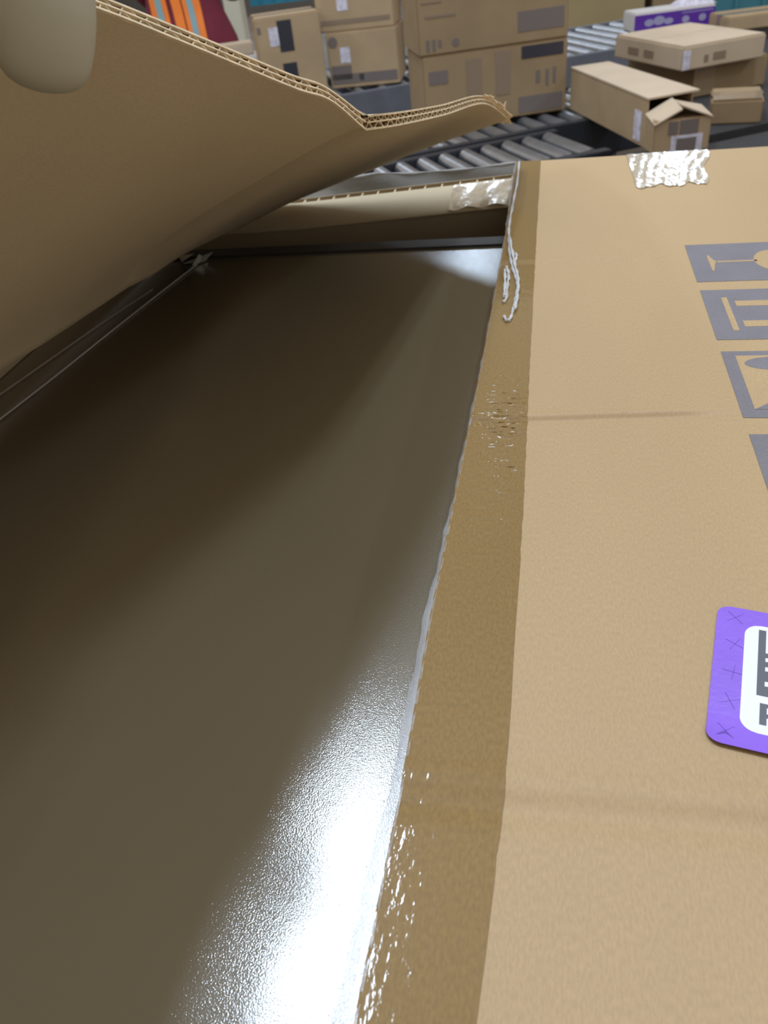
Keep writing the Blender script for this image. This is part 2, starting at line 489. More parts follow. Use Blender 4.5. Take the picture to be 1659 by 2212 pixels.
# purple sticker
SO = np.array([0.07046, 0.22502]); sv = np.array([0.20379, 0.97901]); su = np.array([sv[1], -sv[0]])
def stf(p):
    q = SO + su * p[0] + sv * p[1]
    curl = 0.0016 * max(0.0, 1 - p[1] / 0.02) ** 2     # the lower edge lifts off a little
    return (q[0], q[1], lid_z(q[0], q[1]) + 0.0002 + curl + p[2])
SW, SH = 0.120, 0.0872
def sheet_grid(outline_fn, w_, h_, z0, z1, r, x0=0.0, y0=0.0):
    mb = MB(); pts = rounded(w_, h_, r, x0, y0)
    # fine strips so that the curl shows
    ysn = np.unique(np.concatenate([np.linspace(y0, y0 + r, 14), np.linspace(y0 + r, y0 + h_ - r, 16), np.linspace(y0 + h_ - r, y0 + h_, 14)])); n = len(ysn) - 1
    rows = []
    for y in ysn:
        dy = min(y - y0, y0 + h_ - y)
        ins = 0.0 if dy >= r else r - math.sqrt(max(0, r*r - (r-dy)**2))
        rows.append((x0 + ins, x0 + w_ - ins, y))
    for k in range(n):
        a, b = rows[k], rows[k+1]
        mb.add([stf((a[0],a[2],z1)), stf((a[1],a[2],z1)), stf((b[1],b[2],z1)), stf((b[0],b[2],z1))], [(0,1,2,3)])
        mb.add([stf((a[0],a[2],z0)), stf((b[0],b[2],z0)), stf((b[0],b[2],z1)), stf((a[0],a[2],z1))], [(0,1,2,3)])
        mb.add([stf((a[1],a[2],z0)), stf((a[1],a[2],z1)), stf((b[1],b[2],z1)), stf((b[1],b[2],z0))], [(0,1,2,3)])
    a = rows[0]
    mb.add([stf((a[0],a[2],z0)), stf((a[1],a[2],z0)), stf((a[1],a[2],z1)), stf((a[0],a[2],z1))], [(0,1,2,3)])
    return mb
sticker = sheet_grid(None, SW, SH, 0, 0.0003, 0.0065).build('sticker', M['purple'], carton, label='purple sticker with rounded corners and white centre', smooth=False)
sheet_grid(None, SW - 0.0265, 0.0665, 0.0003, 0.00038, 0.0075, 0.0132, 0.0105).build('white_field', M['white'], sticker)
mb = MB()
for (x0, x1, y0, y1) in [(0.0195, 0.0228, 0.0323, 0.0742), (0.0228, 0.034, 0.0562, 0.0592), (0.0228, 0.034, 0.0504, 0.0537), (0.0228, 0.034, 0.0413, 0.0477), (0.0228, 0.034, 0.0323, 0.0384),
                         (0.0211, 0.0240, 0.0158, 0.0280), (0.0240, 0.0275, 0.0258, 0.0280), (0.0240, 0.0275, 0.0200, 0.0223), (0.0262, 0.0285, 0.0215, 0.0265)]:
    mb.poly(rect(x0, x1, y0, y1), 0.00038, 0.00045, 0, stf)
mb.build('lettering', M['black'], sticker)
for k, (cx, cy, ang) in enumerate([(0.0085, 0.0799, 0), (0.0092, 0.0616, 20), (0.0094, 0.0432, 40), (0.0088, 0.0256, -17), (0.0078, 0.0080, 0)]):
    mb = MB()
    for a in (-47 + ang, 43 + ang):
        c, s_ = math.cos(math.radians(a)), math.sin(math.radians(a))
        L, wd = 0.0050, 0.00016 if a < 0 else 0.0001
        mb.poly([(cx - c*L + s_*wd, cy - s_*L - c*wd), (cx + c*L + s_*wd, cy + s_*L - c*wd), (cx + c*L - s_*wd, cy + s_*L + c*wd), (cx - c*L - s_*wd, cy - s_*L + c*wd)], 0.0003, 0.00036, 0, stf)
    if k == 4:
        mb.poly([(0.0078, 0.0076), (0.0044, 0.0046), (0.0080, 0.0063), (0.0115, 0.0042)], 0.0003, 0.0004, 0, stf)
    mb.build('security_cut', M['purple_dark'], sticker)

# ------------------------------------------------------------------ the raised lid flap
ST = [  # free edge point, fold point near the hinge
    ((-0.25, -0.42, 0.38), (-0.44, -0.42, 0.06)),
    ((-0.226, 0.17, 0.34), (-0.43, 0.1, 0.06)),
    ((-0.2081, 0.3001, 0.3007), (-0.42, 0.3, 0.056)),
    ((-0.192, 0.3647, 0.2792), (-0.416, 0.36, 0.054)),
    ((-0.1746, 0.4122, 0.2579), (-0.413, 0.42, 0.052)),
    ((-0.1473, 0.4879, 0.223), (-0.4112, 0.4793, 0.05)),
    ((-0.1354, 0.5232, 0.2086), (-0.4065, 0.5379, 0.045)),
    ((-0.1214, 0.5503, 0.1847), (-0.4024, 0.6805, 0.033)),
    ((-0.1096, 0.6173, 0.1726), (-0.399, 0.73, 0.0265)),
    ((-0.0952, 0.756, 0.1493), (-0.4089, 0.85, 0.008)),
    ((-0.076, 0.969, 0.115), (-0.3845, 1.02, -0.012)),
    ((-0.0586, 1.127, 0.0647), (-0.3673, 1.1418, -0.024))]
KC = 7
def crom(arr, t):
    n = len(arr) - 1
    t = min(max(t, 0.0), float(n)); i = min(int(t), n - 1); f = t - i
    p0, p1, p2, p3 = arr[max(i-1,0)], arr[i], arr[i+1], arr[min(i+2,n)]
    m1 = (p2 - p0) * 0.5; m2 = (p3 - p1) * 0.5
    if i == 0: m1 = p2 - p1
    if i + 1 == n: m2 = p2 - p1
    return (2*f**3-3*f*f+1)*p1 + (f**3-2*f*f+f)*m1 + (-2*f**3+3*f*f)*p2 + (f**3-f*f)*m2
EE = np.array([s[0] for s in ST]); BB = np.array([s[1] for s in ST])
# non-uniform stations: blend parameter follows the free edge
def edge_pt(u):
    return crom(EE[:KC+1], u) if u <= KC else crom(EE[KC:], u - KC)
def fold_pt(u):
    return crom(BB[:KC+1], u) if u <= KC else crom(BB[KC:], u - KC)
def Fl(u, s):
    E_, B_ = edge_pt(u), fold_pt(u)
    H_ = np.array([XH, B_[1] + 0.01, 0.0])
    if s < 0.12:
        k = s / 0.12
        p = H_ + (B_ - H_) * k
        p[2] -= 0.004 * math.sin(math.pi * k) * 0.3
    else:
        k = (s - 0.12) / 0.88
        p = B_ + (E_ - B_) * k
        w_ = max(0.0, 1 - abs(u - KC) / (0.32 if u < KC else 1.7))
        p[2] += 0.022 * w_ * w_ * math.sin(math.pi * k) ** 0.8
        p[2] += 0.003 * math.sin(2.2 * u + 3 * k) * math.sin(math.pi * k)
        bw = 0.018 * float(np.interp(u, [0, 5, 7, 9, 11], [1, 1, 0.7, 0.3, 0.0])) * math.sin(math.pi * k ** 0.75)
        p += bw * np.array([-0.5, 0.25, 0.83])
    return p
def Fn(u, s):
    e = 1e-3
    u = min(max(u, 0.0), 11.0)
    if u < KC: a, b = max(u - 2*e, 0), max(u, 2*e)
    else: a, b = min(u, 11 - 2*e), min(u + 2*e, 11)
    du = Fl(b, s) - Fl(a, s)
    s0, s1 = max(s - 2*e, 0.0), min(s + 2*e, 1.0)
    ds = Fl(u, s1) - Fl(u, s0)
    n = np.cross(ds, du)                     # pointing up, out of the box
    n /= np.linalg.norm(n) + 1e-12
    return n if n[2] > 0 else -n
TH = 0.0090
UG = sorted(set([round(v, 4) for v in np.concatenate([np.linspace(0, 7, 60), np.linspace(7, 11, 40), [6.6, 6.75, 6.85, 6.93, 7.0, 7.05, 7.12, 7.2, 7.35]])]))
SG = [0, 0.04, 0.08, 0.10, 0.12, 0.14, 0.17, 0.22, 0.3, 0.38, 0.46, 0.54, 0.62, 0.7, 0.78, 0.86, 0.92, 0.96, 1.0]
PG = np.array([[Fl(u, s) for s in SG] for u in UG]); NG = np.array([[Fn(u, s) for s in SG] for u in UG])
V, F = slab(PG, NG, 0.0, 0.0006)
flap = build('raised_flap', V, F, M['carton_in'], carton, smooth=True, label='lid flap lifted up, its brown underside showing')
recalc(flap)
V, F = slab(PG, NG, TH - 0.0006, TH)
o = build('outer_liner', V, F, M['carton'], flap, smooth=True); recalc(o)
# cut edge: middle liner and two corrugated mediums
Ls = [0.0]; ufine = np.linspace(1.0, 10.7, 4000); pe = np.array([edge_pt(u) for u in ufine])
arc = np.concatenate([[0], np.cumsum(np.linalg.norm(np.diff(pe, axis=0), axis=1))])
def u_of(L): return float(np.interp(L, arc, ufine))
S2 = [0.93, 0.965, 1.0]
ul = np.linspace(1.0, 10.9, 260)
PM = np.array([[Fl(u, s) for s in S2] for u in ul]); NM = np.array([[Fn(u, s) for s in S2] for u in ul])
V, F = slab(PM, NM, TH * 0.53 - 0.0005, TH * 0.53 + 0.0005)
o = build('middle_liner', V, F, M['cut'], flap, smooth=True); recalc(o)
for (z0, z1, pitch, ph, nm) in ((0.0006, TH*0.53 - 0.0003, 0.0150, 0.0, 'lower'), (TH*0.53 + 0.0003, TH - 0.0006, 0.0142, 0.4, 'upper')):
    L = np.arange(0, arc[-1], pitch / 12)
    PP = np.zeros((len(L), 2, 3)); NN = np.zeros_like(PP); off = np.zeros((len(L), 2))
    phase = ph
    for i, l in enumerate(L):
        u = u_of(l)
        phase += (1/12) * (1 + 0.25 * math.sin(l * 37 + ph * 9) + 0.15 * math.sin(l * 91))
        tri = math.sin(2 * math.pi * phase)
        tri = math.copysign(abs(tri) ** 0.55, tri)
        crush = 1.0
        off[i, :] = (z0 + z1) / 2 + tri * (z1 - z0) / 2 * crush
        for j, s in enumerate((0.94, 0.9985)):
            PP[i, j] = Fl(u, s); NN[i, j] = Fn(u, s)
    V, F = slab(PP, NN, off - 0.0005, off + 0.0005)
    o = build('corrugated_medium', V, F, M['cut'], flap, smooth=True, kind='stuff'); recalc(o)
# pale bare edges of the two outer liners
for a, b in ((-0.0001, 0.0012), (TH - 0.0012, TH + 0.0001)):
    PM = np.array([[Fl(u, s) for s in (0.9965, 1.0)] for u in ul]); NM = np.array([[Fn(u, s) for s in (0.9965, 1.0)] for u in ul])
    PM[:, 1] += (PM[:, 1] - PM[:, 0]) * 0.12
    V, F = slab(PM, NM, a, b)
    o = build('cut_rim', V, F, M['cut'], flap); recalc(o)
# crushed and torn corner
mb = MB()
for k in range(9):
    u0 = 10.0 + 0.11 * k
    p = Fl(u0, 1.0); n = Fn(u0, 1.0); d = Fl(u0, 1.0) - Fl(u0, 0.97); d /= np.linalg.norm(d)
    e = Fl(u0 + 0.12, 1.0) - p; e /= np.linalg.norm(e)
    wv = 0.018 + 0.01 * random.random()
    a0 = p - d * 0.012 + n * (0.0 + 0.001 * random.random()); b0 = a0 + e * wv * 2.0
    tip = p + d * (0.002 + 0.003 * random.random()) + n * TH * (0.95 - 0.06 * k)
    t2 = tip + e * wv * 1.6
    vs = [a0, b0, t2, tip]; vs2 = [q + n * 0.0012 for q in vs]
    mb.add(vs + vs2, [(0,1,2,3),(7,6,5,4),(0,4,5,1),(1,5,6,2),(2,6,7,3),(3,7,4,0)])
p = Fl(11, 1.0); n = Fn(11, 1.0)
spike = at(1092, 219, 1.0)
for (q0, q1, q2) in ((p + np.array([-.01,-.02,.012]), p + np.array([-0.006, 0.0, 0.006]), spike), (p + np.array([-.03,-.05,.024]), p + np.array([0.0, -0.01, 0.004]), p + np.array([0.003, 0.006, -0.008]))):
    t_ = np.array([0.001, -0.001, 0.001])
    mb.add([q0, q1, q2, q0 + t_, q1 + t_, q2 + t_], [(0,1,2),(5,4,3),(0,3,4,1),(1,4,5,2),(2,5,3,0)])
o = mb.build('torn_corner', M['cut'], flap, label='frayed torn paper at the flap corner'); recalc(o)

# ------------------------------------------------------------------ panel lying inside the carton
ZP = -0.040
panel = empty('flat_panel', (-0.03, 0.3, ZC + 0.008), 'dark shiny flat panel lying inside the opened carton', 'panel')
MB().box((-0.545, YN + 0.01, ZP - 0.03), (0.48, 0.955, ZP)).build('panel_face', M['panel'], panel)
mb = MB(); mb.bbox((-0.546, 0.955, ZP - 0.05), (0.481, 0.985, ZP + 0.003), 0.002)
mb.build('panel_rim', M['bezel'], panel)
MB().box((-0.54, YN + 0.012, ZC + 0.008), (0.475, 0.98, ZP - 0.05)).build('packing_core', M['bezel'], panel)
# folds of the protective film along the far left side of the panel
M['film'] = mat('clear_bag_film', (0.35, 0.33, 0.31), rough=0.25, spec=0.6, coat=0.6)
def pz(px, py, z):
    d = RM @ np.array([(px - CX) / FPX, (py - CY) / FPX, 1.0]); return EYE + d * ((z - EYE[2]) / d[2])
for pts, r in (([(-60, 950), (0, 905), (120, 812), (250, 708), (380, 606), (425, 572)], 0.0010), ([(-60, 895), (0, 852), (110, 775), (220, 698), (330, 625)], 0.0006)):
    mb = MB(); mb.tube(smooth_line([pz(a, b, ZP + 0.0015) for a, b in pts], 8), r, 6)
    mb.build('film_fold', M['film'], panel, smooth=True)
mb = MB()
for (a, b, c) in (((395, 570), (440, 566), (460, 545)), ((415, 575), (448, 560), (430, 550)), ((385, 552), (420, 548), (392, 566))):
    q = [pz(*a, ZP + 0.002), pz(*b, ZP + 0.002), pz(*c, ZP + 0.012)]
    mb.add(q + [v + np.array([0, 0, .0006]) for v in q], [(2,1,0),(3,4,5),(0,1,4,3),(1,2,5,4),(2,0,3,5)])
mb.build('film_scrap', M['film'], panel)

# ------------------------------------------------------------------ hand lifting the flap (still at carton scale)
M['glove'] = mat('pale_grey_glove', (0.43, 0.40, 0.305), rough=0.6, spec=0.35, var=0.05, var_scale=60, bump=0.1, bump_scale=400, bump_dist=0.0006)
def skin_mesh(name, verts, edges, radii, root, material, parent=None, base=None, levels=2, **k):
    v = place(verts)
    b = BASE[parent] if parent is not None else place(base)
    me = bpy.data.meshes.new(name)
    me.from_pydata((v - b).tolist(), edges, [])
    o = bpy.data.objects.new(name, me); COL.objects.link(o)
    md = o.modifiers.new('skin', 'SKIN'); md.use_smooth_shade = True
    sd = o.modifiers.new('sub', 'SUBSURF'); sd.levels = levels; sd.render_levels = levels
    for i, r in enumerate(radii):
        r = r if hasattr(r, '__len__') else (r, r)
        me.skin_vertices[0].data[i].radius = (r[0] * KS, r[1] * KS)
        me.skin_vertices[0].data[i].use_root = (i == root)
    dg = bpy.context.evaluated_depsgraph_get()
    em = bpy.data.meshes.new_from_object(o.evaluated_get(dg))
    bpy.data.objects.remove(o); em.name = name
    em.materials.clear(); em.materials.append(material)
    em.polygons.foreach_set('use_smooth', np.ones(len(em.polygons), dtype=bool))
    o = bpy.data.objects.new(name, em); COL.objects.link(o)
    if parent is not None: o.parent = parent
    else: o.location = b
    BASE[o] = np.array(b)
    props(o, **k)
    return o
def flap_top(u, s, h): return Fl(u, s) + Fn(u, s) * (TH + h)
hv, he, hr = [], [], []
def chain(pts, rad, start=None):
    prev = start
    for p, r in zip(pts, rad):
        hv.append(tuple(p)); hr.append(r)
        if prev is not None: he.append((prev, len(hv) - 1))
        prev = len(hv) - 1
    return prev
t3 = at(92, 120, 0.283); t2 = at(98, -30, 0.272); t1 = at(80, -150, 0.270)
palm = at(-190, -250, 0.295)
wrist = at(-480, -330, 0.285)
arm = at(-1100, -420, 0.27)
ip = chain([palm], [0.032])                     # root
iw = chain([wrist, arm], [0.034, 0.042], ip)
chain([t1, t2, t3, at(97, 205, 0.290)], [0.0185, 0.0187, 0.0195, 0.0130], ip)
for k, uu in enumerate((0.95, 1.25, 1.55, 1.85)):
    root = flap_top(uu, 1.0, 0.034) + np.array([0.002, 0, 0.008])
    chain([root, flap_top(uu, 0.985, 0.024), flap_top(uu, 0.92, 0.0165), flap_top(uu, 0.86 - 0.012 * (k in (1, 2)), 0.0145)], [0.0145, 0.0135, 0.0125, 0.0105], ip)
hand = skin_mesh('hand', hv, he, hr, 0, M['glove'], base=palm, levels=3,
                 label='pale greyish hand gripping the raised flap, thumb tip pointing down', cat='hand')

# ------------------------------------------------------------------ background, full size
KS = 1.0
M['box1'] = mat('brown_box_board', (0.30, 0.208, 0.115), rough=0.7, spec=0.25, var=0.08, var_scale=8)
M['box2'] = mat('tan_box_board', (0.41, 0.29, 0.17), rough=0.7, spec=0.25, var=0.08, var_scale=8)
M['box3'] = mat('light_box_board', (0.52, 0.40, 0.28), rough=0.7, spec=0.25, var=0.06, var_scale=8)
M['print'] = mat('faded_box_print', (0.17, 0.135, 0.12), rough=0.7)
M['lprint'] = mat('pale_box_print', (0.25, 0.175, 0.115), rough=0.7)
M['label'] = mat('white_paper_label', (0.62, 0.58, 0.66), rough=0.5, var=0.25, var_scale=60)
M['navy'] = mat('dark_label_print', (0.035, 0.033, 0.045), rough=0.4)
M['teal'] = mat('teal_plastic', (0.045, 0.17, 0.20), rough=0.45)
M['blue'] = mat('blue_plastic', (0.02, 0.22, 0.34), rough=0.45)
M['violet'] = mat('violet_box_print', (0.105, 0.03, 0.30), rough=0.35)
M['indigo'] = mat('indigo_box_print', (0.06, 0.05, 0.16), rough=0.4)
M['pale'] = mat('pale_violet_print', (0.34, 0.30, 0.46), rough=0.4)
M['cream'] = mat('cream_paint', (0.62, 0.58, 0.46), rough=0.5)
M['whitebox'] = mat('white_box_board', (0.62, 0.57, 0.54), rough=0.5)
M['shine'] = mat('box_tape', (0.33, 0.23, 0.13), rough=0.2, coat=1.0, coat_rough=0.08, bump=0.4, bump_scale=70, bump_dist=0.002)
M['olive'] = mat('olive_tan_board', (0.36, 0.27, 0.13), rough=0.7, var=0.06, var_scale=3)

def frame_tf(x, y, yaw, z0):
    c, s_ = math.cos(math.radians(yaw)), math.sin(math.radians(yaw))
    return lambda p: (x + c*p[0] - s_*p[1], y + s_*p[0] + c*p[1], z0 + p[2])

def parcel(x, y, yaw, w_, d_, h_, z0, label, material='box2', marks=(), group='parcels on the background conveyors', top_tape=True, cat='box', name='cardboard_box'):
    tf_ = frame_tf(x, y, yaw, z0)
    e = empty(name, tf_((w_/2, d_/2, 0)), label, cat, group)
    mb = MB(); mb.bbox((0, 0, 0.0005), (w_, d_, h_), 0.004, 0, tf_)
    mb.build('box_shell', M[material], e)
    # the two lid flaps meeting in a shallow groove under a tape strip
    mb = MB()
    mb.bbox((0.004, 0.004, h_ - 0.001), (w_ - 0.004, d_/2 - 0.001, h_ + 0.003), 0.0012, 0, tf_)
    mb.build('lid_flap', M[material], e)
    mb = MB()
    mb.bbox((0.004, d_/2 + 0.001, h_ - 0.001), (w_ - 0.004, d_ - 0.004, h_ + 0.003), 0.0012, 0, tf_)
    mb.build('lid_flap', M[material], e)
    if top_tape:
        mb = MB()
        mb.box((-0.0006, d_/2 - 0.024, h_ - 0.05), (0.0, d_/2 + 0.024, h_ + 0.0036), 0, tf_)
        mb.box((-0.0006, d_/2 - 0.024, h_ + 0.003), (w_ + 0.0006, d_/2 + 0.024, h_ + 0.0036), 0, tf_)
        mb.build('tape_strip', M['shine'], e)
    for (face, u0, u1, v0, v1, mname, pname) in marks:
        mb = MB(); a, b = -0.0012, -0.0002
        if face == 'f': mb.box((u0*w_, a, v0*h_), (u1*w_, b, v1*h_), 0, tf_)
        if face == 'l': mb.box((a, u0*d_, v0*h_), (b, u1*d_, v1*h_), 0, tf_)
        if face == 't': mb.box((u0*w_, v0*d_, h_ + 0.0038), (u1*w_, v1*d_, h_ + 0.0048), 0, tf_)
        if face == 'c':      # round printed mark on the front: centre u0,v0 radius u1 (metres)
            pts = [(u0*w_ + u1*math.cos(t), v0*h_ + u1*math.sin(t)) for t in np.linspace(0, 2*math.pi, 20, endpoint=False)]
            mb.poly(pts, 0, 1, 0, lambda p: tf_((p[0], a + (b - a)*p[2], p[1])))
        mb.build(pname, M[mname], e)
    return e

# --- conveyors
def conveyor(x, y, yaw, length, width, pitch, label, z=ZR, r=0.024, legs=True, skip=None, rail_mat='frame', drop=0.0):
    """x,y is the near-left corner; rollers lie across, in the local y direction"""
    tf_ = frame_tf(x, y, yaw, z)
    e = empty('roller_conveyor', tf_((length/2, width/2, ZF - z)), label, 'conveyor', None)
    for (ya, yb) in ((-0.04, 0.0), (width, width + 0.04)):
        mb = MB(); mb.bbox((0, ya, -0.13), (length, yb, -0.004), 0.003, 0, tf_)
        mb.build('side_rail', M[rail_mat], e)
    mb = MB(); mb.box((0.0, 0.0, -0.125), (length, width, -0.115), 0, tf_); mb.build('gap_shade_plate', M['darkframe'], e)  # dark sheet added beneath the rollers, stands in for shade in the gaps
    mesh = None
    n = int(length / pitch)
    c, s_ = math.cos(math.radians(yaw)), math.sin(math.radians(yaw))
    for i in range(n):
        cx = pitch * (i + 0.5)
        if mesh is None:
            mb = MB(); L = width - 0.006; m = 18
            prof = [(0.003, 0.006), (0.003, r*0.55), (0.006, r), (L - 0.006 + 0.003, r), (L, r*0.55), (L, 0.006)]
            vs, fs = [], []
            for (yy, rr) in prof:
                for k in range(m):
                    a = 2*math.pi*k/m; vs.append((rr*math.cos(a), yy, rr*math.sin(a)))
            for q in range(len(prof) - 1):
                for k in range(m):
                    k2 = (k+1) % m; fs.append((q*m+k, (q+1)*m+k, (q+1)*m+k2, q*m+k2))
            fs.append(tuple(range(m))); fs.append(tuple(reversed(range((len(prof)-1)*m, len(prof)*m))))
            mesh = bpy.data.meshes.new('roller'); mesh.from_pydata(vs, [], fs)
            mesh.materials.append(M['steel'])
            mesh.polygons.foreach_set('use_smooth', np.ones(len(mesh.polygons), dtype=bool)); mesh.set_sharp_from_angle(angle=math.radians(35))
        o = bpy.data.objects.new('roller', mesh); COL.objects.link(o); o.parent = e
        o.location = Vector(tf_((cx, 0, -r - drop))) - Vector(e.location)
        o.rotation_euler = (0, 0, math.radians(yaw))
    if legs:
        for lx in (0.15, length - 0.2):
            for ly in (-0.03, width - 0.01):
                mb = MB(); mb.box((lx, ly, ZF - z), (lx + 0.04, ly + 0.04, -0.13), 0, tf_)
                mb.build('leg', M['frame'], e)
    return e

YAW1 = 29.0
d1 = np.array([math.cos(math.radians(YAW1)), math.sin(math.radians(YAW1))]); n1 = np.array([-d1[1], d1[0]])
# lane in front, its near right corner beside the long box
c0 = np.array([0.155, 2.665]) - d1 * 1.80
conveyor(c0[0], c0[1], YAW1, 1.80, 0.285, 0.0745, 'grey roller conveyor lane right behind the opened carton', rail_mat='darkframe')
c1 = c0 + n1 * (0.285 + 0.10) - d1 * 0.02
conveyor(c1[0], c1[1], YAW1, 2.25, 0.50, 0.0745, 'dark roller conveyor lane under the two big stacked cartons', drop=0.004, rail_mat='darkframe')
# second line further back
YAW2 = 26.0
d2 = np.array([math.cos(math.radians(YAW2)), math.sin(math.radians(YAW2))]); n2 = np.array([-d2[1], d2[0]])
c2 = np.array([-1.0, 3.86]) - d2 * 1.9
conveyor(c2[0], c2[1], YAW2, 4.6, 0.78, 0.105, 'roller conveyor farther back carrying the boxes behind, shiny steel rollers')
# dark belt that the opened carton stands on
mb = MB()
mb.poly([(-0.75, -0.6), (1.7, -0.6), (1.7, 3.30), (0.46, 2.62), (0.20, 2.56), (-0.75, 2.05)], ZR - 0.10, ZR - 0.0005)
belt = empty('belt_conveyor', (0.4, 1.0, ZF), 'dark grey conveyor belt seen at the right behind the carton', 'conveyor')
mb.build('belt', M['belt'], belt)
for (lx, ly) in ((-0.7, -0.55), (1.6, -0.55), (-0.7, 1.9), (1.6, 2.9)):
    mb = MB(); mb.box((lx, ly, ZF), (lx + 0.06, ly + 0.06, ZR - 0.10)); mb.build('leg', M['frame'], belt)
# low dark deck to the right of the far lane, carrying the right-hand boxes
mb = MB(); mb.poly([(0.44, 2.70), (1.7, 3.40), (1.7, 4.3), (0.95, 4.35), (0.22, 3.62), (0.43, 3.05)], ZR - 0.09, ZR - 0.0005)
deck = empty('belt_deck', (1.0, 3.5, ZF), 'dark deck under the small stack of boxes at the right', 'conveyor')
mb.build('deck_plate', M['belt'], deck)
for (lx, ly) in ((0.5, 2.9), (1.6, 3.5), (1.5, 4.2), (0.5, 3.7)):
    mb = MB(); mb.box((lx, ly, ZF), (lx + 0.05, ly + 0.05, ZR - 0.09)); mb.build('leg', M['frame'], deck)

# --- boxes
parcel(-0.450, 3.038, 18.5, 0.514, 0.30, 0.226, ZR, 'lower carton of the big stack behind the torn flap corner', 'box1',
       [('f', 0.04, 0.17, 0.62, 0.80, 'print', 'printed_label'), ('f', 0.66, 0.97, 0.05, 0.28, 'print', 'printed_panel'), ('f', 0.68, 0.97, 0.80, 0.97, 'navy', 'printed_panel'),
        ('f', 0.30, 0.40, 0.40, 0.90, 'lprint', 'printed_symbol'), ('f', 0.50, 0.60, 0.35, 0.95, 'lprint', 'printed_symbol'), ('f', 0.78, 0.81, 0.45, 0.62, 'print', 'printed_symbol'),
        ('f', 0.85, 0.87, 0.40, 0.62, 'print', 'printed_symbol'), ('f', 0.90, 0.92, 0.42, 0.64, 'print', 'printed_symbol')], top_tape=False)
parcel(-0.457, 3.036, 18.5, 0.521, 0.30, 0.26, ZR + 0.2292, 'upper carton of the big stack, printed with dark panel at right', 'box1',
       [('f', 0.66, 0.97, 0.13, 0.36, 'print', 'printed_panel'), ('c', 0.245, 0.012, 0.12, 0, 'print', 'printed_symbol'), ('f', 0.05, 0.07, 0.05, 0.18, 'print', 'printed_symbol'), ('f', 0.09, 0.11, 0.05, 0.18, 'print', 'printed_symbol'),
        ('f', 0.13, 0.15, 0.09, 0.17, 'print', 'printed_symbol'), ('f', 0.03, 0.20, 0.66, 0.69, 'lprint', 'printed_text'), ('f', 0.03, 0.16, 0.58, 0.60, 'lprint', 'printed_text'), ('f', 0.05, 0.25, 0.42, 0.45, 'lprint', 'printed_text'),
        ('f', 0.40, 0.52, 0.60, 0.80, 'lprint', 'printed_symbol')], top_tape=False)
parcel(-1.020, 3.990, 3.3, 0.321, 0.30, 0.222, ZR, 'lower box left of the big stack, blue mark and white label', 'box2',
       [('f', 0.03, 0.32, 0.16, 0.42, 'print', 'printed_panel'), ('f', 0.03, 0.97, 0.08, 0.26, 'print', 'printed_panel'), ('f', 0.42, 0.49, 0.12, 0.24, 'blue', 'printed_mark'),
        ('f', 0.18, 0.32, 0.46, 0.74, 'label', 'paper_label'), ('c', 0.09, 0.022, 0.84, 0, 'print', 'printed_symbol')])
parcel(-1.052, 4.00, 3.3, 0.345, 0.30, 0.23, ZR + 0.2252, 'upper box left of the big stack with slanted white label', 'box2',
       [('f', 0.05, 0.95, 0.12, 0.2, 'lprint', 'printed_text'), ('f', 0.28, 0.42, 0.34, 0.68, 'label', 'paper_label')])
parcel(-1.285, 3.815, 21.9, 0.286, 0.226, 0.32, ZR, 'tall box with white label and two dark labels above the flap edge', 'box2',
       [('f', 0.20, 0.36, 0.66, 0.88, 'label', 'paper_label'), ('f', 0.34, 0.56, 0.58, 0.95, 'navy', 'dark_label'), ('f', 0.34, 0.56, 0.06, 0.44, 'navy', 'dark_label'), ('f', 0.38, 0.54, 0.05, 0.20, 'teal', 'printed_mark'),
        ('f', 0.03, 0.08, 0.82, 0.90, 'print', 'printed_symbol')])
parcel(-0.660, 4.26, 8, 0.16, 0.25, 0.205, ZR, 'indigo printed box squeezed beside the big stack', 'box1',
       [('f', 0.06, 0.99, 0.03, 0.66, 'indigo', 'printed_panel'), ('f', 0.06, 0.99, 0.66, 0.97, 'print', 'printed_panel'), ('f', 0.62, 0.95, 0.40, 0.62, 'label', 'paper_label')], top_tape=False)
parcel(-0.665, 4.26, 8, 0.20, 0.25, 0.24, ZR + 0.2082, 'plain tan box on top of the indigo printed box', 'box3')
parcel(-1.78, 4.20, 20, 0.34, 0.14, 0.13, ZR + 0.0, 'low cream box between worker and tall labelled box', 'whitebox', top_tape=False)
parcel(-1.77, 4.21, 20, 0.31, 0.12, 0.05, ZR + 0.1332, 'small tan box lying on the low cream box', 'box3', top_tape=False)

# long open-ended box with a lid flap sticking out
tf_ = frame_tf(0.052, 3.214, -70.7, ZR)
LW, LD, LH = 0.638, 0.136, 0.129
e = empty('long_cardboard_box', tf_((LW/2, LD/2, 0)), 'long narrow box lying open-ended beside the rollers', 'box', 'parcels on the background conveyors')
mb = MB(); t_ = 0.004
mb.box((0, 0, 0.0005), (LW, t_, LH), 0, tf_); mb.box((0, LD - t_, 0.0005), (LW, LD, LH), 0, tf_)
mb.box((0, t_, 0.0005), (LW, LD - t_, t_), 0, tf_); mb.box((0, t_, t_), (t_, LD - t_, LH), 0, tf_)
mb.build('box_shell', M['box2'], e)
mb = MB()
vs = [(-0.001, -0.002, LH), (LW + 0.004, -0.002, LH), (LW + 0.012, LD + 0.012, LH + 0.006), (-0.001, LD + 0.002, LH)]
mb.add([tf_(p) for p in vs] + [tf_((p[0], p[1], p[2] + 0.005)) for p in vs], [(3,2,1,0),(4,5,6,7),(0,1,5,4),(1,2,6,5),(2,3,7,6),(3,0,4,7)])
mb.build('lid_flap', M['box3'], e)
mb = MB(); mb.box((0.555, -0.0012, 0.010), (0.605, -0.0002, 0.092), 0, tf_); mb.build('paper_label', M['label'], e)

